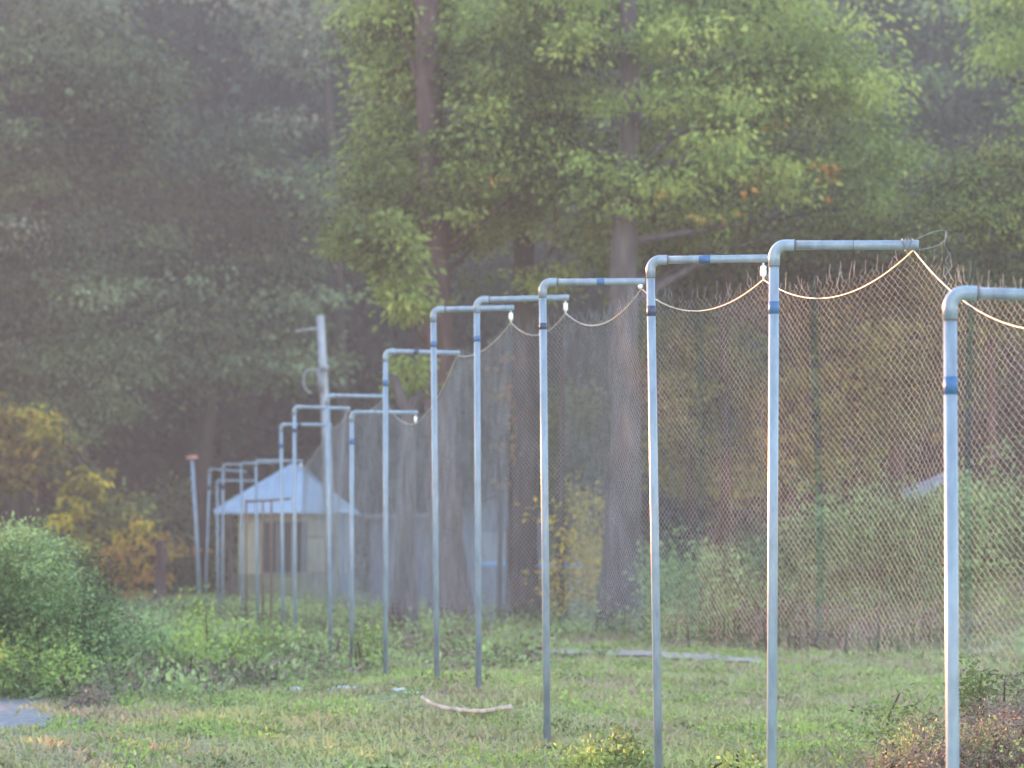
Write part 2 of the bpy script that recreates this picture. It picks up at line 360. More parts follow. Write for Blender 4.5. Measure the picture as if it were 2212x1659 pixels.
tree('brown_trunk_tree', 'tree with a thick pinkish brown trunk and bright green leaf sprays left of centre', 'tree', gz(955, 47),
     [gz(975, 47) - np.array((0, 0, .2)), P(970, 1250, 47), P(955, 950, 47), P(942, 700, 47), P(938, 450, 47), P(925, 200, 47), P(922, -120, 47)],
     [.42, .35, .32, .31, .28, .25, .22], M['bark_brown'],
     [([(800, 290), (900, 215), (1000, 170), (1130, 300), (1200, 420), (1100, 520), (1040, 600), (940, 560), (860, 570), (800, 540), (700, 510), (740, 460), (790, 380)], 48.7, 1.4, 180, .7, 135, .14, M['leaf_bright'], .32),
      ([(800, 300), (1000, 250), (1060, 420), (960, 560), (860, 560), (720, 510)], 45.8, .7, 40, .55, 110, .13, M['leaf_bright'], .45),
      ([(700, 480), (860, 470), (900, 560), (900, 700), (920, 760), (900, 840), (870, 830), (880, 730), (840, 660), (820, 580), (720, 530)], 44.4, .9, 110, .36, 34, .17, M['leaf_bright'], .2),
      ([(740, -60), (1010, -60), (1000, 130), (880, 230), (790, 230), (770, 130), (760, 20)], 48.6, 1.4, 100, .7, 135, .14, M['leaf_bright'], .3)], flare=.4, nl=9, seed=8)
tree('grey_trunk_tree', 'slender grey trunked tree between the brown trunk and the buttressed trunk', 'tree', gz(1120, 49),
     [gz(1130, 49), P(1135, 1200, 49), P(1137, 900, 49), P(1133, 600, 49), P(1138, 400, 49), P(1155, 260, 49), P(1165, 120, 49)],
     [.30, .26, .24, .22, .18, .15, .11], M['bark_grey'],
     [([(1150, 480), (1300, 470), (1310, 560), (1240, 600), (1180, 640), (1120, 600)], 47.5, 1.0, 60, .4, 36, .11, M['leaf_bright'], .3),
      ([(1000, 0), (1280, 0), (1300, 220), (1100, 250), (1000, 180)], 48, 1.0, 90, .42, 36, .12, M['leaf_bright'], .3)], flare=.3, nl=5, seed=9)
# forked broken stump
root = empty('forked_trunk', gz(875, 42), label='grey trunk with a broken V shaped fork just left of the tall brown trunk', category='tree trunk')
trunk(root, [gz(868, 42) - np.array((0, 0, .2)), P(874, 1200, 42), P(880, 1000, 42), P(882, 885, 42)], [.24, .18, .15, .13], M['bark_grey'], flare=.3)
limbs(root, [([P(882, 895, 42), P(866, 862, 42), P(850, 812, 42)], .13, .08), ([P(882, 895, 42), P(897, 868, 42), P(914, 848, 42)], .13, .09)], M['bark_grey'])
# thin trunks behind the net
for i, (px, top, d, r, lab) in enumerate([(1098, 900, 50, .06, 'thin dark trunk hung with orange leaves left of the fourth post'),
        (1078, 940, 50.5, .05, 'thinner dark trunk left of the one with orange leaves'),
        (1490, 980, 46, .09, 'short dark trunk behind the net between the third and second nearest posts'),
        (1488, 80, 47, .07, 'very slender pale trunk rising through the bright crown right of the buttressed trunk'),
        (1935, 700, 46, .16, 'brown trunk behind the net between the two nearest posts'),
        (1565, 560, 45.5, .09, 'dark trunk behind the net midway between the third and second nearest posts'),
        (1850, 620, 46.5, .10, 'dark trunk behind the net left of the brown one, above the green bank'),
        (2140, 560, 45, .09, 'dark trunk behind the net right of the nearest post'),
        (1210, 430, 47, .06, 'slender leaning pale trunk beside the grey trunked tree'),
        (345, 1180, 61, .14, 'short reddish brown trunk in front of the brown shrub on the left')]):
    b = gz(px, d); root = empty('slender_tree', b, label=lab, category='tree')
    lean = -12 if px == 1210 else 6
    trunk(root, [b, P(px + 3, (1188 * .6 + top * .4), d), P(px - 2, (1188 * .25 + top * .75), d), P(px + lean, top, d)], [r * 1.2, r, r * .9, r * .5], M['bark_grey'] if px in (1488, 1210) else M['bark_dark' if px < 1900 and px > 400 else 'bark_brown'])
    if px == 1098:
        c = poly_pts([(1070, 770), (1110, 760), (1135, 900), (1130, 1060), (1085, 1060), (1080, 900)], d - .6, .5, 34, R)
        C, D, L, t = clumps(c, .22, 7, .12, base=.6); leafmesh('crown', C, D, L, M['leaf_orange'], root, tint=t)
    if px == 1490:
        c = poly_pts([(1420, 780), (1600, 760), (1620, 1000), (1430, 1010)], d, .8, 90, R)
        C, D, L, t = clumps(c, .4, 24, .1); leafmesh('crown', C, D, L, M['leaf_olive'], root, tint=t)
    if px == 1935:
        c = poly_pts([(1860, 700), (2000, 690), (2030, 900), (1880, 980)], d - 1, .8, 80, R)
        C, D, L, t = clumps(c, .4, 24, .1); leafmesh('crown', C, D, L, M['leaf_olive'], root, tint=t)

# --- understorey and trees on the right
tree('right_tree', 'dense olive green tree spreading behind the upper half of the net on the right', 'tree', gz(1700, 48),
     [gz(1690, 48), P(1700, 1000, 48), P(1730, 750, 48), P(1750, 550, 48)], [.25, .2, .16, .08], M['bark_brown'],
     [([(1400, 540), (1650, 490), (1960, 440), (2080, 560), (2120, 760), (2040, 900), (1900, 1010), (1700, 1060), (1500, 1060), (1410, 980), (1380, 700)], 48, 1.8, 320, .75, 80, .16, M['leaf_olive'], .2),
      ([(1500, 700), (2050, 620), (2060, 960), (1560, 1020)], 46.5, .9, 26, .35, 14, .12, M['leaf_orange2'], .25)], nl=10, seed=10)
tree('edge_tree', 'feathery green tree reaching in from the right edge above the nearest post', 'tree', gz(2330, 44),
     [gz(2330, 44), P(2330, 900, 44), P(2310, 500, 44), P(2300, 330, 44)], [.25, .2, .16, .08], M['bark_dark'],
     [([(1930, 470), (2000, 380), (2120, 320), (2330, 300), (2400, 700), (2120, 720), (2010, 600)], 43, 1.6, 230, .6, 90, .10, M['leaf_olive'], .2),
      ([(1990, 400), (2330, 310), (2330, 520), (2000, 560)], 41.8, .8, 60, .4, 40, .09, M['leaf_bright'], .25)], nl=8, seed=11)
tree('corner_tree', 'green tree crown in the top right corner of the photo', 'tree', gz(2350, 52),
     [gz(2380, 52), P(2370, 700, 52), P(2340, 300, 52), P(2300, 20, 52)], [.3, .25, .2, .1], M['bark_dark'],
     [([(2100, -60), (2400, -60), (2400, 330), (2230, 200), (2130, 170), (2090, 80)], 51, 1.6, 90, .8, 90, .15, M['leaf_bright'], .3)], nl=4, seed=12)
tree('back_tree', 'dark tree in the deep shade behind the right hand crowns', 'tree', gz(2050, 72),
     [gz(2050, 72), P(2040, 800, 72), P(2030, 400, 72), P(2000, 100, 72)], [.35, .3, .2, .1], M['bark_dark'],
     [([(1740, -60), (2150, -60), (2330, 120), (2330, 700), (2050, 700), (1800, 500)], 72, 2, 120, 1.2, 100, .22, M['leaf_teal'], .35)], nl=5, seed=13)

def bush(name, label, cat, px, d, poly, th, nc, r, per, leaf, mat, gap=.1, group=None, stems=6, seed=0, twigs=0):
    rng = np.random.default_rng(seed + 900); b = gz(px, d); root = empty(name, b, label=label, category=cat)
    if group: root['group'] = group
    c = poly_pts(poly, d, th, nc, rng, gap, .8); kk = rng.uniform(size=len(c)) < .25; c[kk] += rng.normal(size=(int(kk.sum()), 3)) * r * .9; g = terrain(c[:, 0], c[:, 1]); c[:, 2] = np.maximum(c[:, 2], g + .05)
    C, D, L, t = clumps(c, r * rng.uniform(.6, 1.4, len(c)), per, leaf, rng=rng, droop=.1, flat=.8)
    leafmesh('foliage', C, D, L, mat, root, tint=t, rng=rng)
    parts = []
    for q in c[rng.choice(len(c), min(stems, len(c)), replace=False)]:
        a = np.array((q[0] + rng.normal() * .08, q[1], 0)); a[2] = terrain(a[0], a[1]) - .03; parts.append(tube(bez([a, (a + q) / 2 + rng.normal(size=3) * .06, q], 7), np.linspace(.018, .006, 7), 5))
    if twigs:
        q = c[rng.choice(len(c), twigs * 12)]; q2 = q + rng.normal(size=q.shape) * .13 * np.array((1, 1, .7)); q2[:, 2] = np.maximum(q2[:, 2], terrain(q2[:, 0], q2[:, 1]))
        V, Fc = segs_mesh(q, q2, .003); meshobj('twigs', V, Fc, M['twig'], root)
    for V, Fc in parts: meshobj('stem', V, Fc, M['bark_dark'], root, True)
    return root
bush('green_bush', 'large rounded bright green bush at the left edge', 'bush', 90, 27,
     [(-60, 1155), (55, 1150), (120, 1180), (155, 1215), (205, 1275), (240, 1335), (250, 1400), (250, 1480), (200, 1500), (-60, 1510)], 1.0, 800, .22, 44, .055, M['bush'], .22, seed=1)
bush('dead_brush', 'small brown dry weed tuft at the right end of the gravel track', 'brush', 190, 23.2,
     [(150, 1560), (160, 1510), (200, 1490), (240, 1510), (250, 1560)], .4, 40, .12, 18, .045, M['dead'], .1, seed=31, stems=8, twigs=8)
bush('weed_clump', 'tall loose sprig of pale leaves in front of the far leaning posts', 'plant', 420, 38,
     [(395, 1360), (410, 1290), (430, 1280), (450, 1340), (440, 1380)], .3, 22, .16, 12, .09, M['weed'], .1, seed=32)
bush('weed_clump', 'pale green weeds between the tenth post and the hut wall', 'plant', 540, 34,
     [(470, 1420), (520, 1370), (620, 1360), (680, 1400), (660, 1450), (480, 1450)], .6, 80, .2, 18, .08, M['weed'], .2, seed=33)
bush('green_bush', 'lower green bush just right of the large rounded one', 'bush', 340, 31,
     [(270, 1370), (320, 1350), (400, 1370), (440, 1400), (440, 1440), (240, 1450)], .9, 90, .22, 26, .07, M['bush'], .15, seed=2)
bush('weed_clump', 'light green weed clump in front of the large left bush', 'plant', 90, 24.8,
     [(-40, 1410), (60, 1390), (170, 1420), (190, 1500), (-40, 1515)], .5, 110, .17, 20, .06, M['weed'], .15, seed=3)
bush('weed_clump', 'light green weed clump below the leaning posts', 'plant', 450, 29,
     [(330, 1420), (420, 1350), (520, 1340), (600, 1400), (560, 1470), (340, 1470)], .7, 130, .2, 20, .07, M['weed'], .15, seed=4)
bush('weed_clump', 'small yellow green weeds at the foot of the post nearest the hut', 'plant', 790, 30,
     [(760, 1370), (800, 1355), (830, 1400), (820, 1450), (760, 1450)], .4, 34, .14, 18, .06, M['weed'], .1, seed=5)
bush('weed_clump', 'bright green leafy weeds along the bottom edge left of the third nearest post', 'plant', 1310, 17.6,
     [(1205, 1660), (1260, 1625), (1310, 1595), (1390, 1605), (1400, 1690), (1210, 1690)], .35, 95, .085, 18, .045, M['weed'], .1, seed=6)
bush('weed_clump', 'sparse yellow green stems left of the nearest post at the bottom', 'plant', 1860, 17.2,
     [(1790, 1640), (1850, 1560), (1900, 1520), (1990, 1530), (2030, 1600), (2030, 1680), (1800, 1680)], .5, 60, .10, 14, .045, M['weed'], .25, seed=7)
bush('dead_brush', 'heap of dry brown brush at the bottom right corner', 'brush', 2130, 15.6,
     [(1900, 1640), (1950, 1590), (2060, 1580), (2160, 1540), (2300, 1500), (2300, 1750), (1900, 1750)], .6, 330, .13, 30, .028, M['dead'], .1, seed=8, stems=60, twigs=90)
bush('weed_clump', 'small yellow green sprigs growing up through the dry brush', 'plant', 2000, 15.9, [(1905, 1600), (2000, 1560), (2140, 1610), (2160, 1690), (1900, 1690)], .3, 80, .07, 16, .035, M['weed_cool'], .3, seed=21)
bush('weed_clump', 'fresh yellow green leaves at the very bottom left of the second nearest post', 'plant', 1600, 17, [(1560, 1640), (1640, 1625), (1650, 1680), (1550, 1690)], .3, 30, .07, 14, .04, M['weed'], .2, seed=22)
bush('weed_clump', 'mixed dull green weeds leaning over the top of the dry brush heap', 'plant', 2190, 15.4, [(2060, 1600), (2120, 1560), (2300, 1530), (2300, 1640), (2100, 1660)], .4, 70, .09, 16, .03, M['weed_cool'], .25, seed=24, stems=12)
bush('fern_bush', 'pale green feathery plant growing right of the nearest post', 'plant', 2120, 16.6,
     [(2075, 1450), (2100, 1440), (2150, 1470), (2140, 1560), (2090, 1570), (2070, 1520)], .25, 42, .09, 16, .05, M['weed'], .1, seed=9)
bush('weed_clump', 'green weeds with dark leaves at the right edge above the dry brush', 'plant', 2200, 18,
     [(2130, 1500), (2300, 1440), (2300, 1560), (2150, 1560)], .4, 70, .11, 16, .05, M['weed_cool'], .1, seed=10)
bush('dead_brush', 'brown dry plants along the foot of the green bank on the right', 'brush', 1850, 36,
     [(1420, 1370), (1560, 1330), (1680, 1290), (1770, 1275), (1900, 1310), (2050, 1350), (2300, 1330), (2300, 1430), (2000, 1420), (1700, 1400), (1430, 1410)], .8, 210, .22, 16, .07, M['dead'], .3, seed=11, stems=50)
bush('bank_bush', 'green scrub covering the bank behind the net on the right', 'scrub', 1900, 38.5,
     [(1420, 1380), (1400, 1240), (1540, 1210), (1600, 1180), (1700, 1150), (1760, 1110), (1900, 1080), (2050, 1065), (2300, 1070), (2300, 1330), (2050, 1350), (1900, 1310), (1700, 1290), (1560, 1350)], 1.6, 1200, .33, 32, .085, M['bush'], .22, seed=12, stems=20)
bush('yellow_shrub', 'yellow ochre shrub behind the net between the buttressed trunk and the shed', 'shrub', 1240, 47,
     [(1180, 1130), (1230, 1080), (1300, 1070), (1310, 1250), (1290, 1310), (1180, 1300)], .9, 110, .3, 18, .12, M['leaf_yellow'], .15, seed=13)
bush('yellow_shrub', 'dull olive shrub above the ochre one behind the net', 'shrub', 1240, 51,
     [(1160, 850), (1300, 830), (1320, 1080), (1170, 1090)], 1.2, 190, .4, 24, .12, M['leaf_olive'], .15, seed=14)
bush('low_shrub', 'low green shrub round the foot of the buttressed tree', 'shrub', 1330, 42,
     [(1170, 1350), (1260, 1310), (1420, 1330), (1440, 1400), (1180, 1410)], 1.0, 100, .25, 20, .08, M['weed_cool'], .25, seed=15)
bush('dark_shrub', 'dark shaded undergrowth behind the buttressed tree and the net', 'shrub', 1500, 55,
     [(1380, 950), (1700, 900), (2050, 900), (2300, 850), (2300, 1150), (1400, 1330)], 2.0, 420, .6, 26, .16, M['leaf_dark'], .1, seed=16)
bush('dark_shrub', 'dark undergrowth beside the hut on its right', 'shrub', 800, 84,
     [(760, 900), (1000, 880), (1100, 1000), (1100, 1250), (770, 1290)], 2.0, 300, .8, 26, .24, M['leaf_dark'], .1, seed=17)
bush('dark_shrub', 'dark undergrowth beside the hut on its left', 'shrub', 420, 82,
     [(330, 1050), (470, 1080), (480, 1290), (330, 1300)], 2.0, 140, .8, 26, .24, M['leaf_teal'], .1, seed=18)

# --- unseen trees and thickets added on the left to block the evening sun
def round_tree(x, y, r, top, lab, seed, low=1.0, name='sun_block_tree'):
    rng = np.random.default_rng(seed); b = np.array((x, y, float(terrain(x, y)))); root = empty(name, b, label=lab, category='tree')
    trunk(root, [b, b + np.array((.2, 0, top * .3)), b + np.array((-.1, .2, top * .6)), b + np.array((0, 0, top * .9))], [.45, .35, .25, .1], M['bark_dark'])
    n = int(26 * r * (top - low)); th = rng.uniform(0, 6.28, n); rr = r * np.sqrt(rng.uniform(0, 1, n)); h = rng.uniform(0, 1, n)
    rr *= np.sqrt(np.clip(1 - (2 * h - 1) ** 4, 0.05, 1)); c = np.stack([x + rr * np.cos(th), y + rr * np.sin(th), low + h * (top - low)], 1)
    C, D, L, t = clumps(c, 1.0, 12, .5, rng=rng); leafmesh('crown', C, D, L, M['leaf_dark'], root, tint=t, wid=.6, rng=rng)
for i, (c_, s_, r_, t_) in enumerate([(17.6, 56, 5.2, 19), (26, 73, 5.5, 26), (33, 84, 6, 27), (0, 38, 5.4, 14), (41, 98, 6, 28)]):
    round_tree(c_ * .766 - s_ * .643, c_ * .643 + s_ * .766, r_, t_, 'dense shade tree added outside the left of the view to block the sun, number %d from the camera' % (i + 1) if 0 else ['second nearest', 'third nearest', 'fourth nearest', 'nearest', 'farthest'][i] + ' of the dense unseen trees added left of the view to block the sun', 40 + i)
def sun_block_hedge(c0, c1, s, top, lab, seed):  # unseen thicket added to stop low sun rays
    rng = np.random.default_rng(seed); n = int((c1 - c0) * top * 26)
    c = rng.uniform(c0, c1, n); s2 = s + rng.uniform(-.8, .8, n); x = c * .766 - s2 * .643; y = c * .643 + s2 * .766
    z = terrain(x, y) + rng.uniform(0, 1, n) * (top + noise(c, c * 0, 1.5, seed) * .3)
    root = empty('sun_block_hedge', (x.mean(), y.mean(), float(terrain(x.mean(), y.mean()))), label=lab, category='sun_block_hedge')
    C, D, L, t = clumps(np.stack([x, y, z], 1), .5, 14, .2, rng=rng); leafmesh('foliage', C, D, L, M['weed_cool'], root, tint=t, rng=rng)
sun_block_hedge(9.6, 14.5, 36, 3.7, 'tall leafy thicket added farther back outside the left of the view to block low sun', 62)
sun_block_hedge(-1.0, 10.4, 23, 2.6, 'leafy thicket added outside the left of the view beyond the gravel track to block low sun', 61)

# ------------------------------------------------------------------ grass and low weeds on the meadow (uncountable)
FEET = [((1182 - CX) / F * 18.9, 18.9), ((1034 - CX) / F * 22.3, 22.3), ((944 - CX) / F * 23.5, 23.5), ((833 - CX) / F * 26.8, 26.8), ((760 - CX) / F * 30, 30), ((714 - CX) / F * 33.2, 33.2)]
def scatter(n, y0, y1, pw=1.0, marg=1.2, rng=R):
    u = rng.uniform(0, 1, n); y = 1 / (1 / y0 + (1 / y1 - 1 / y0) * u) if pw == 1 else y0 * (y1 / y0) ** u
    x = rng.uniform(-1, 1, n) * (y * .2212 + marg); return x, y
rng = np.random.default_rng(77)
x, y = scatter(330000, 15.5, 60, 2, rng=rng)
pn = noise(x, y, 1.6, 9); keep = (rng.uniform(-1.2, 1, len(x)) < pn + .35)
for poly in ([(-8, 19.2), (-4.5, 19.0), (-4.6, 20.3), (-4.2, 21.5), (-4.8, 23.0), (-5.0, 24.4), (-8, 24.6)], [(-.1, 34.0), (1.2, 33.4), (2.2, 32.4), (3.3, 31.2), (3.5, 32.1), (2.9, 33.9), (1.2, 35.7), (-.2, 35.4)]):
    keep &= ~(inpoly(x, y, poly) & (rng.uniform(size=len(x)) < .96))
x, y, pn = x[keep], y[keep], pn[keep]; z = terrain(x, y)
D = np.stack([rng.normal(size=len(x)) * .6, rng.normal(size=len(x)) * .6, rng.uniform(.1, 1, len(x))], 1)
L = rng.uniform(.018, .06, len(x)) * (1 + y / 40)
t = .47 + noise(x, y, 2.5, 21) * .24 + noise(x, y * .6, .7, 22) * .16 + rng.normal(size=len(x)) * .15
L = L * (1 + .5 * np.clip(noise(x, y * .7, .6, 23), 0, 1.5))
for fx, fy in FEET:
    m = 90; a = rng.uniform(0, 6.28, m); q = .03 + np.abs(rng.normal(size=m)) * .09
    x = np.append(x, fx + np.cos(a) * q); y = np.append(y, fy + np.sin(a) * q)
    D = np.vstack([D, np.stack([rng.normal(size=m) * .4, rng.normal(size=m) * .4, rng.uniform(.5, 1, m)], 1)]); L = np.append(L, rng.uniform(.03, .10, m)); t = np.append(t, rng.uniform(.1, .7, m))
z = terrain(x, y)
leafmesh('meadow_grass', np.stack([x, y, z - .005], 1), D, L, M['grass'], tint=t, wid=.32, rng=rng, kind='stuff', label='short green and straw coloured grass covering the meadow', category='grass')
x, y = scatter(5200, 16.5, 60, 2, rng=rng); g = noise(x, y, 1.3, 31); k = g > .15; x, y = x[k], y[k]
k = ~inpoly(x, y, [(-8, 19), (-4.2, 19), (-4.2, 24.8), (-8, 24.8)]); x, y = x[k], y[k]
C, D, L, t = clumps(np.stack([x, y, terrain(x, y) + .03], 1), .17, 24, .032, rng=rng, droop=-.5, flat=.4, base=.45)
leafmesh('ground_weeds', C, D, L * np.repeat(1 + y / 50, 24), M['weed'], tint=t, rng=rng, kind='stuff', label='low broad leaved weeds dotted through the meadow grass', category='weeds')
# rougher knee high growth toward the left and along the fence feet
x, y = scatter(5200, 24, 62, 2, rng=rng)
k = (x < np.interp(y, [24, 30, 40, 62], [-3.2, -1.6, -2.2, -4.5]) + noise(x, y, 1.2, 8) * .5) | ((y > 28) & (x < .6) & (noise(x, y, 1, 6) > .1) & (y < 50)) | ((y > 45) & (rng.uniform(size=len(x)) < .5))
x, y = x[k], y[k]; z = terrain(x, y) + rng.uniform(.02, .2, len(x)) * np.clip((y - 22) / 12, .3, 1)
C, D, L, t = clumps(np.stack([x, y, z], 1), .3, 20, .085, rng=rng, droop=-.3, flat=.7, base=.45, cvar=.25)
leafmesh('rough_growth', C, D, L, M['weed_cool'], tint=t, rng=rng, kind='stuff', label='rough knee high growth on the left and round the far posts', category='undergrowth')
k = rng.uniform(size=len(x)) < .3; x2, y2 = x[k] + .3, y[k]
C, D, L, t = clumps(np.stack([x2, y2, terrain(x2, y2) + .12], 1), .3, 16, .08, rng=rng, droop=-.4, flat=.6)
leafmesh('dry_growth', C, D, L, M['dead'], tint=t, rng=rng, kind='stuff', label='dry brown stalks mixed into the rough growth', category='undergrowth')

# ------------------------------------------------------------------ fence posts
ARM = .83
posts = [  # d, top px, base px (at ground), arm tip px, radius, tape y px on the upright, tape x px on the arm, insulator?, label
 (10.4, (2052, 632), (2058, 1659), (2452, 650), .0300, [(833, 'tape', .040)], [], 0, 'nearest grey pipe post, its arm running out of the right edge'),
 (13.6, (1672, 530), (1667, 1659), (1978, 534), .0300, [(665, 'tape', .036)], [], 0, 'second nearest pipe post, the tallest, with wire knotted round its arm end'),
 (16.3, (1405, 562), (1422, 1659), (1655, 562), .0300, [(672, 'darktape', .036)], [(1521, 'tape', .04)], 1, 'third nearest pipe post, with a bright white insulator under its arm end'),
 (18.9, (1172, 610), (1182, 1600), (1392, 611), .0300, [(705, 'darktape', .026)], [(1297, 'tape', .03)], 2, 'fourth nearest pipe post, its base showing in the grass right of the stick'),
 (22.3, (1030, 648), (1034, 1495), (1228, 645), .0300, [(732, 'tape', .026)], [], 1, 'fifth nearest pipe post, behind the right end of the stick'),
 (23.5, (936, 669), (944, 1472), (1110, 667), .0300, [(744, 'tape', .03)], [], 1, 'sixth nearest pipe post, behind the left end of the stick'),
 (26.8, (833, 759), (833, 1465), (993, 764), .0300, [(828, 'tape', .036)], [(900, 'darktape', .03)], 0, 'seventh nearest pipe post, before the V shaped fork'),
 (30.0, (760, 891), (760, 1462), (903, 892), .0290, [(954, 'tape', .036)], [], 1, 'eighth nearest pipe post, noticeably shorter than its neighbours'),
 (33.2, (707, 855), (714, 1425), (835, 857), .0310, [], [], 0, 'ninth nearest pipe post, in line with the utility pole'),
 (37.0, (636, 879), (637, 1385), (757, 883), .0310, [(930, 'darktape', .03)], [], 0, 'tenth nearest pipe post, in front of the hut roof ridge'),
 (41.0, (607, 917), (612, 1375), (717, 918), .0310, [(963, 'tape', .04)], [(648, 'darktape', .03)], 0, 'eleventh nearest pipe post, left of the hut roof ridge'),
 (47.0, (553, 995), (557, 1355), (655, 996), .0310, [], [], 1, 'pipe post before the left half of the hut roof, arm at ridge height'),
 (50.0, (521, 1001), (524, 1345), (605, 999), .0290, [], [], 0, 'faint pipe post near the left corner of the hut wall'),
 (53.0, (482, 1004), (480, 1335), (560, 1002), .0310, [(1052, 'darktape', .06)], [], 0, 'pipe post at the left end of the hut eave'),
 (56.0, (469, 1038), (471, 1330), (550, 1039), .0310, [], [], 0, 'shorter pipe post touching the left end of the hut eave'),
 (59.0, (453, 1013), (443, 1325), (533, 1019), .0300, [(1053, 'darktape', .06)], [], 0, 'leaning far pipe post with a drooping arm, second from the left'),
]
tips = []
def tubeobj(name, pts, rad, mat, parent, seg=16, caps=True):
    V, Fc = tube(pts, rad, seg, caps); return meshobj(name, V, Fc, mat, parent, True)
for (d, top, base, tip, r, tapes, atapes, ins, lab) in posts:
    T = P(top[0], top[1], d); B = P(base[0], base[1], d); E = P(tip[0], tip[1], d)
    B = T + (B - T) * ((T[2] - (float(terrain(B[0], d)) - .15)) / (T[2] - B[2]))    # run the leaning line down into the ground
    E = E + np.array((0, -.10, 0))
    root = empty('fence_post', (B[0], d, float(terrain(B[0], d))), label=lab, category='fence post', group='pipe posts with sideways arms carrying the net')
    u = (T - B) / np.linalg.norm(T - B); a = (E - T) / np.linalg.norm(E - T); er = .068
    tubeobj('upright', [B, B + (T - B) * .5, T - u * er], r, M['pipe'], root, 20)
    tubeobj('arm', [T + a * er, T + a * .4, E], r * .92, M['pipe'], root, 20)
    # elbow: quarter bend with sleeves
    A0 = T - u * (er + .055); A1 = T + a * (er + .055)
    arc = [T - u * er * (1 - math.sin(t)) + a * er * (1 - math.cos(t)) for t in np.linspace(0, math.pi / 2, 9)]
    c = T - u * er + a * er; arc = [c - a * er * math.cos(t) + u * er * math.sin(t) for t in np.linspace(0, math.pi / 2, 9)]
    tubeobj('elbow', [A0] + arc + [A1], r * 1.12, M['pipe'], root, 20)
    if d < 24:
        for q, v in ((A0, u), (A1, a)): tubeobj('seam_ring', [q - v * .004, q + v * .002], r * 1.13, M['seam'], root, 20)
    for (ty, mt, h) in tapes:
        z = EYE + (HY - ty) / F * d; q = B + (T - B) * ((z - B[2]) / (T[2] - B[2]))
        tubeobj('tape_band', [q - u * h, q + u * h], r * 1.05, M[mt], root, 20)
    for (tx, mt, h) in atapes:
        q = T + (E - T) * ((tx - top[0]) / (tip[0] - top[0])); tubeobj('tape_band', [q - a * h, q + a * h], r * .98, M[mt], root, 20)
    if d < 30:
        q = T + (E - T) * .55 if d < 15 else None
        if q is not None: tubeobj('coupling_mark', [q - a * .002, q + a * .002], r * .93, M['seam'], root, 20)
    A = E - a * .03 + np.array((0, 0, -r))
    if ins == 1:
        z0 = -.028; hh = .068
        prof = [(0, .006), (-.02, .006), (-.022, .017), (-.03, .021), (-.05, .019), (-.058, .022), (-.088, .021), (-.095, .012), (-.118, .006)]
        V, Fc = tube([A + np.array((0, 0, p)) for p, _ in prof], [q for _, q in prof], 14); meshobj('insulator', V, Fc, M['white'], root, True)
        A = A + np.array((0, 0, -.118))
    elif ins == 2:
        V, Fc = tube([A + np.array((0, 0, .01)), A + np.array((-.01, 0, -.01)), A + np.array((-.012, 0, -.03))], [.012, .022, .01], 10); meshobj('insulator', V, Fc, M['white'], root, True)
        A = A + np.array((0, 0, -.03))
    tips.append(A)
    if d == 13.6:      # wire lashed round the arm end, loose loop and crinkled tail
        parts = []
        for k, off in enumerate((.045, .06, .07, .085)):
            c0 = E - a * off; ang = np.linspace(0, 2 * math.pi, 18)
            parts.append(tube([c0 + a * .012 * math.sin(t + k) + np.array((0, math.cos(t), math.sin(t))) * (r + .004) for t in ang], .0035, 5))
        parts.append(tube(bez([E - a * .06 + np.array((0, -.03, .03)), P(1972, 520, d), P(2010, 503, d), P(2042, 497, d), P(2044, 512, d), P(2030, 528, d), P(1995, 538, d), P(1975, 538, d)], 40), .0018, 5))
        zz = [P(2043, 500, d), P(2040, 530, d), P(2051, 548, d), P(2042, 563, d), P(2053, 580, d), P(2040, 598, d), P(2050, 612, d), P(2036, 640, d)]
        parts.append(tube(zz, .0016, 5)); V, Fc = join(parts); meshobj('lashing_wire', V, Fc, M['wire'], root, True)
# leaning far post with a capped top
root = empty('leaning_post', gz(431, 62), label='farthest leftmost post, leaning left with a reddish capped top', category='fence post')
tubeobj('upright', [gz(432, 62) - np.array((0, 0, .1)), P(424, 1150, 62), P(415, 994, 62)], [.06, .055, .05], M['pipe'], root, 12)
tubeobj('cap', [P(402, 989, 62), P(415, 988, 62), P(427, 987, 62)], [.04, .055, .04], solid('reddish_cap', (.5, .2, .14), (.65, .3, .22), 8), root, 12)
# rusty frame in front of the hut
root = empty('rusty_frame', gz(560, 45), label='low dark rusty pipe frame in front of the left half of the hut', category='frame')
for q in (532, 568, 586): tubeobj('leg', [gz(q, 45), P(q, 1081 - (q - 532) * .06, 45)], .02, M['rustpipe'], root, 8)
tubeobj('top_rail', [P(530, 1083, 45), P(580, 1081, 45), P(628, 1077, 45)], .024, M['rustpipe'], root, 8)

# ------------------------------------------------------------------ cable and chain link net
order = tips[:12]
sags = [.26, .20, .20, .20, .17, .12, .12, .12, .12, .12, .12]
cab = []
start = order[0]
for i in range(len(order) - 1):
    a, b = order[i], order[i + 1]
    for t in np.linspace(0, 1, 28, endpoint=False):
        q = a + (b - a) * t; q = q - np.array((0, 0, 4 * sags[i] * t * (1 - t))); cab.append(q)
cab.append(order[-1])
cable = empty('cable', cab[0], label='pale sagging cable looped from arm end to arm end', category='cable')
V, Fc = tube(cab, .0042, 7); me = meshobj('cable', V, Fc, M['cable'], None, True, label='pale sagging cable looped from arm end to arm end above the net', category='cable')
bpy.data.objects.remove(cable)

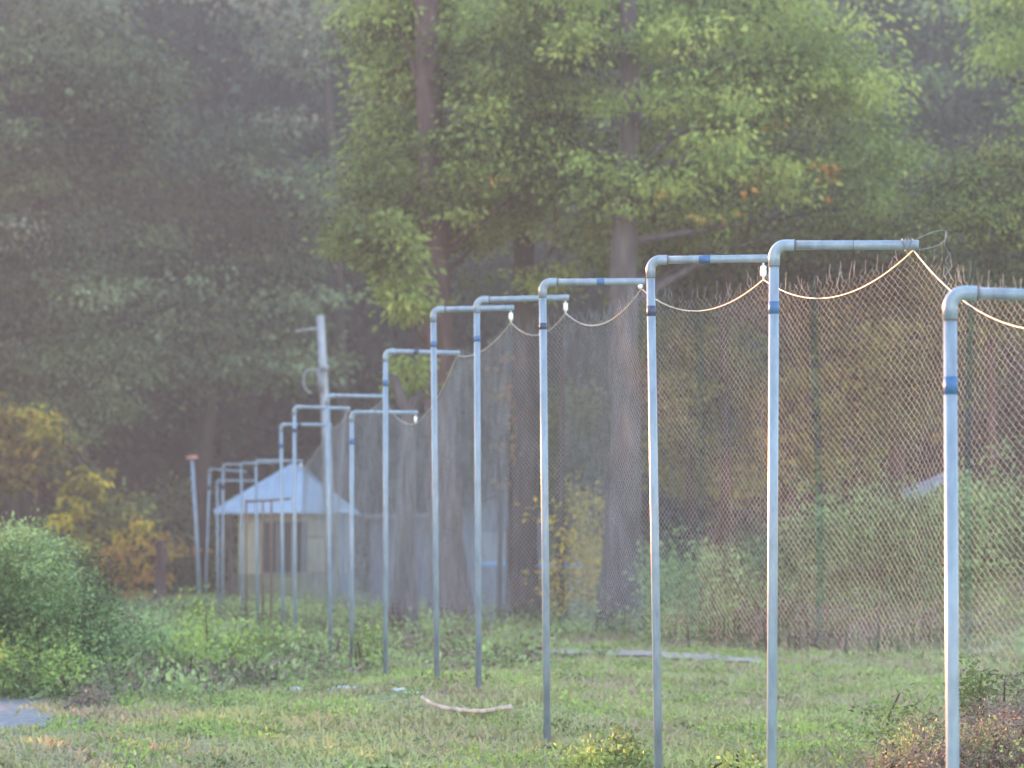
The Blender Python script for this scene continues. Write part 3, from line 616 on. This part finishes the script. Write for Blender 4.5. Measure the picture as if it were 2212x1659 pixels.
rng = np.random.default_rng(8); As = []; Bs = []; Rs = []
WR = [.0011, .0011, .00115, .0013, .0015, .0017, .0019, .002, .0022, .0022, .002, .0018]
order_n = [order[0] + np.array((.35, -3.0, .0))] + order
for i in range(len(order_n) - 1):
    a, b = order_n[i].copy(), order_n[i + 1].copy()
    Lb = np.linalg.norm((b - a)[:2]); far = i > 7
    pitch = .044 if not far else .058; rowh = .0255 if not far else .033
    n = int(Lb / pitch); sag = .10 if i else .1
    for k in range(n):
        top_t = (k + .5) / n; ctop = a + (b - a) * top_t
        zt = ctop[2] - 4 * sag * top_t * (1 - top_t) - .02 + rng.uniform(-.03, .05)
        zb = 1.1 - .035 * i + 2 * rowh * int(rng.integers(-2, 3))
        m = int((zt - zb) / rowh)
        j = np.arange(m + 1); uu = (k + ((j + k) % 2)) / n
        uu = uu + rng.normal(size=m + 1) * .0 ; pt = a[None] + (b - a)[None] * uu[:, None]
        zz = zb + j * rowh; pt[:, 2] = zz
        pt[:, 0] += np.sin(zz * 1.3 + pt[:, 1] * 1.7) * .02 + rng.normal(size=m + 1) * .0016
        pt[:, 1] += np.sin(zz * 2.1 + pt[:, 1] * 2.3) * .03
        pt[:, 1] += ((j + k) % 2 - .5) * .012; pt[:, 2] += np.sin(uu * 6.2832) * .012 + rng.normal(size=m + 1) * .0022
        As.append(pt[:-1]); Bs.append(pt[1:]); Rs.append(np.full(m, WR[min(i, 11)]))
        if rng.uniform() < .6:
            e = pt[-1]; As.append(e[None]); Bs.append((e + np.array((rng.normal() * .012, rng.normal() * .02, rng.uniform(.03, .11))))[None]); Rs.append(np.full(1, .0014))
V, Fc = segs_mesh(np.vstack(As), np.vstack(Bs), np.concatenate(Rs))
meshobj('chain_link_net', V, Fc, M['wire'], None, False, label='grey chain link net hanging under the arm ends with frayed wire tops', category='net')

# ------------------------------------------------------------------ hut with a hipped roof
Hd = 75
def hx(px): return (px - CX) / F * Hd
def hz(py): return EYE + (HY - py) / F * Hd
wall = solid('cream_wall', (.30, .26, .18), (.44, .39, .28), 1.5, .85, 0, .1); lower = solid('mossy_wall', (.14, .15, .10), (.24, .24, .15), 1.2, .9)
roofm = solid('pale_blue_roof', (.32, .42, .57), (.41, .50, .64), 2, .5); darkw = solid('dark_opening', (.015, .018, .02), (.03, .03, .035), 2, .5)
bluem = solid('blue_paint', (.10, .2, .36), (.14, .25, .42), 2, .6)
x0, x1 = hx(478), hx(735); e0, e1 = hx(466), hx(762); g0 = float(terrain(x0, Hd)); yA, yB = Hd, Hd + 3.8
hut = empty('hut', ((x0 + x1) / 2, Hd, g0), label='small cream hut with a pale blue hipped roof behind the far posts', category='hut')
wz = hz(1105); mz = hz(1240)
V, Fc = box(x0 + .55, x1, yA, yB, mz, wz); wo = meshobj('upper_wall', V, Fc, wall, hut)
V, Fc = box(x0 + .55, x1, yA - .03, yB + .03, g0 - .2, mz); meshobj('lower_wall', V, Fc, lower, hut)
ap = hz(1000); rx = hx(626); ym = (yA + yB) / 2
Vr = [(e0, yA - .5, wz), (e1, yA - .5, wz), (e1, yB + .5, wz), (e0, yB + .5, wz), (rx - .12, ym, ap), (rx + .12, ym, ap), (e0, yA - .5, wz - .07), (e1, yA - .5, wz - .07), (e1, yB + .5, wz - .07), (e0, yB + .5, wz - .07)]
rf = meshobj('roof', np.array(Vr), [(0, 1, 5, 4), (1, 2, 5), (2, 3, 4, 5), (3, 0, 4), (6, 9, 8, 7), (0, 6, 7, 1), (1, 7, 8, 2), (2, 8, 9, 3), (3, 9, 6, 0)], roofm, hut)
WL[rf.name] = (hut.location.x, hut.location.y, hut.location.z)
for q in np.linspace(.08, .92, 13):
    a = np.array((e0 + (e1 - e0) * q, yA - .5, wz + .015)); tt = min((a[0] - e0) / (rx - .12 - e0), (e1 - a[0]) / (e1 - rx - .12), 1) * .97
    V, Fc = tube([a, a + np.array((0, (ym - yA + .5) * tt, (ap - wz) * tt))], .016, 5); meshobj('roof_seam', V, Fc, roofm, rf, True)
for a, b in (((e0, yA - .5, wz), (rx - .12, ym, ap)), ((e1, yA - .5, wz), (rx + .12, ym, ap))):
    V, Fc = tube([np.array(a) + (0, 0, .02), np.array(b) + (0, 0, .02)], .035, 6); meshobj('ridge_cap', V, Fc, roofm, rf, True)
V, Fc = box(hx(568), hx(664), yA - .05, yA + .02, hz(1240), hz(1125)); wn = meshobj('window', V, Fc, darkw, hut)
WL[wn.name] = (hut.location.x, hut.location.y, hut.location.z)
parts = [box(hx(q) - .03, hx(q) + .03, yA - .09, yA - .052, hz(1240), hz(1125)) for q in (568, 600, 632, 664)] + [box(hx(568) + .031, hx(664) - .031, yA - .085, yA - .053, hz(q) - .025, hz(q) + .025) for q in (1127, 1238)]
V, Fc = join(parts); meshobj('window_frame', V, Fc, solid('frame_grey', (.16, .17, .19), (.2, .2, .22), 4), wn)
for q in (1160, 1237):
    V, Fc = box(hx(668), hx(733), yA - .06, yA - .032, hz(q) - .02, hz(q) + .02); meshobj('rail', V, Fc, darkw, hut)
for q in (742, 756):
    V, Fc = box(hx(q) - .06, hx(q) + .06, yA - .3, yA - .18, g0 - .1, wz - .08); meshobj('veranda_post', V, Fc, bluem, hut)
for q in (486, 500):
    V, Fc = box(hx(q) - .05, hx(q) + .05, yA - .3, yA - .2, g0 - .1, wz - .08); meshobj('veranda_post', V, Fc, M['bark_brown'], hut)
# shed with a gable, behind the net
sd = 58
def sx(px): return (px - CX) / F * sd
def sz(py): return EYE + (HY - py) / F * sd
shedm = solid('slate_blue_boards', (.13, .17, .25), (.20, .25, .34), 2, .8, 0, .1, (4, 1, .4)); g1 = float(terrain(sx(1060), sd))
shed = empty('shed', (sx(1060), sd, g1), label='slate blue shed with a dark sloping roof behind the net', category='shed')
pr = [(sx(985), g1 - .1), (sx(1180), g1 - .1), (sx(1180), sz(1092)), (sx(1105), sz(1060)), (sx(985), sz(1103))]
V = [(a, sd, b) for a, b in pr] + [(a, sd + 3.5, b) for a, b in pr]; n = 5
meshobj('wall', np.array(V), [tuple(range(n))[::-1][::-1], tuple(range(n, 2 * n))[::-1]] + [(i, i + n, (i + 1) % n + n, (i + 1) % n) for i in range(n)], shedm, shed)
for (a, b) in (((985, 1103), (1106, 1054)), ((1107, 1054), (1185, 1094))):
    p0 = np.array((sx(a[0]), sz(a[1]))); p1 = np.array((sx(b[0]), sz(b[1])))
    V = [(p0[0], sd - .3, p0[1]), (p1[0], sd - .3, p1[1]), (p1[0], sd - .3, p1[1] + .07), (p0[0], sd - .3, p0[1] + .07)]; V += [(a_, sd + 3.8, c_) for a_, _, c_ in V]
    meshobj('roof_slope', np.array(V), [(0, 1, 2, 3), (7, 6, 5, 4), (0, 4, 5, 1), (3, 2, 6, 7), (0, 3, 7, 4), (1, 5, 6, 2)], solid('dark_roof', (.05, .055, .07), (.09, .09, .11), 3), shed)
V, Fc = box(sx(1036), sx(1108), sd - .03, sd + .01, sz(1215), sz(1150)); meshobj('panel', V, Fc, solid('grey_panel', (.26, .30, .38), (.32, .36, .45), 2), shed)
rail = empty('blue_railing', (sx(1150), sd - 2, g1), label='bright blue horizontal pipe rail behind the net at shed level', category='railing')
V, Fc = tube([P(1025, 1219, sd - 2), P(1150, 1220, sd - 2), P(1275, 1222, sd - 2)], .05, 8); meshobj('rail', V, Fc, solid('bright_blue', (.10, .40, .85), (.12, .45, .9), 3, .5), rail, True)
for q in (1030, 1115, 1190, 1270): 
    b = gz(q, sd - 2); V, Fc = tube([b, P(q, 1222, sd - 2)], .025, 8); meshobj('rail_post', V, Fc, M['rustpipe'], rail, True)
# long low wall / store behind the far end of the net
V, Fc = box((800 - CX) / F * 66, (985 - CX) / F * 66, 66, 69, float(terrain(-3, 66)) - .1, EYE + (HY - 1120) / F * 66)
st = empty('store', ((890 - CX) / F * 66, 66, float(terrain(-3, 66))), label='low dull violet grey store building between the hut and the shed behind the net', category='building')
meshobj('wall', V, Fc, solid('violet_grey', (.10, .10, .14), (.15, .15, .2), 1.5, .9), st)
V, Fc = box((790 - CX) / F * 66, (995 - CX) / F * 66, 65.6, 69.4, EYE + (HY - 1120) / F * 66 + .003, EYE + (HY - 1110) / F * 66); meshobj('roof', V, Fc, solid('store_roof', (.12, .13, .16), (.18, .19, .22), 3), st)

tp = P(1990, 1040, 40.5); V = []; 
gx = np.linspace(0, 1, 9); X, Y = np.meshgrid(gx, gx)
Z = tp[2] + (X - .5) * .3 + noise(X * 2, Y * 2, 1, 5) * .06 - Y * .35 * (1 - X * .7)
V = np.stack([tp[0] - .35 + X * .8, tp[1] + Y * -.5, Z], -1).reshape(-1, 3); i = (np.arange(8)[:, None] * 9 + np.arange(8)[None]).ravel()
tarp = meshobj('tarp', V, np.stack([i, i + 1, i + 10, i + 9], 1), solid('pale_blue_sheet', (.12, .14, .2), (.24, .27, .35), 3, .5), None, True, label='crumpled pale blue sheet lying on top of the green bank left of the nearest post', category='sheet')
tarp.modifiers.new('thickness', 'SOLIDIFY').thickness = .02
# ------------------------------------------------------------------ utility pole
ud = 68
up = empty('utility_pole', gz(712, ud), label='concrete utility pole rising behind the ninth post, with a bracket near its top', category='utility pole')
conc = solid('concrete', (.30, .29, .31), (.42, .40, .42), 3, .9, 0, .2)
V, Fc = tube([gz(716, ud), P(708, 1000, ud), P(692, 682, ud)], [.17, .14, .11], 12); meshobj('pole', V, Fc, conc, up, True)
V, Fc = tube([P(694, 708, ud), P(672, 711, ud), P(638, 716, ud)], [.03, .03, .04], 8); meshobj('bracket', V, Fc, conc, up, True)
V, Fc = tube(bez([P(696, 800, ud), P(664, 800, ud), P(655, 825, ud), P(662, 842, ud), P(674, 850, ud)], 20), .03, 8); meshobj('hook', V, Fc, conc, up, True)
V, Fc = join([tube([P(690, 800, ud - .18), P(694, 845, ud - .18)], .09, 10), tube([P(700, 790, ud - .2), P(702, 800, ud - .2)], .15, 10)]); meshobj('fitting', V, Fc, solid('metal_grey', (.2, .2, .22), (.28, .28, .3), 4), up, True)

# ------------------------------------------------------------------ fallen stick, bits on the ground
d1 = 21.3; g = float(terrain(-.5, d1))
def G(px, py, dz=.03):
    dd = np.linspace(15.5, 40, 2500); zz = terrain((px - CX) / F * dd, dd)      # first ground point met going outward
    d = float(dd[np.argmax(zz >= EYE - (py - HY) / F * dd)])
    x = (px - CX) / F * d; return np.array((x, d, float(terrain(x, d)) + dz))
pts = [G(911, 1535, .12), G(945, 1546, .085), G(1000, 1553, .075), G(1050, 1554, .075), G(1103, 1549, .09)]
p = bez(pts, 26); p[:, 2] += R.normal(size=26) * .003; V, Fc = tube(p, np.linspace(.016, .024, 26) * (1 + R.normal(size=26) * .08), 9)
meshobj('fallen_stick', V, Fc, solid('bare_wood', (.36, .26, .2), (.58, .45, .37), 7, .8, 0, .3, (3, 1, 1)), None, True, label='pale bent stick lying on the grass before the fifth and sixth posts', category='stick')
rng = np.random.default_rng(4)
stone = solid('pale_stone', (.36, .36, .38), (.5, .5, .5), 6, .9)
lab = ['pale flat stone on the grass below the yellow tree side of the meadow', 'pale stone by the foot of the sixth post', 'pale stone between the third and second posts on the grass', 'pale stone at the foot of the seventh post', 'small pale stone in the grass at the bottom left', 'pale stone left of the seventh post foot']
for (px, py, s), l in zip([(640, 1495, .12), (890, 1500, .06), (2040, 1713 - 200, .08), (866, 1492, .07), (284, 1633, .06), (745, 1492, .12)], lab):
    c = G(px, py, .01); bm = bmesh.new(); bmesh.ops.create_icosphere(bm, subdivisions=2, radius=s)
    for v in bm.verts: v.co = Vector((v.co.x * 1.5, v.co.y, v.co.z * .35)) * (1 + rng.normal() * .09)
    me = bpy.data.meshes.new('stone'); bm.to_mesh(me); bm.free(); me.materials.append(stone)
    o = bpy.data.objects.new('stone', me); o.location = tuple(c); COL.objects.link(o); setp(o, label=l, category='stone', group='pale stones in the grass')

# ------------------------------------------------------------------ haze
V, Fc = box(-310, 310, -310, 310, -3.2, 33.2)
hm = bpy.data.materials.new('evening_haze'); hm.use_nodes = True; t = hm.node_tree
t.nodes.remove(t.nodes["Principled BSDF"]); pv = t.nodes.new('ShaderNodeVolumePrincipled')
pv.inputs['Color'].default_value = (.98, .83, .77, 1); pv.inputs['Density'].default_value = .0021; pv.inputs['Anisotropy'].default_value = .0
t.links.new(pv.outputs[0], t.nodes['Material Output'].inputs['Volume'])
meshobj('haze', V, Fc, hm, None, kind='stuff', label='thin violet grey evening haze in the air', category='haze')
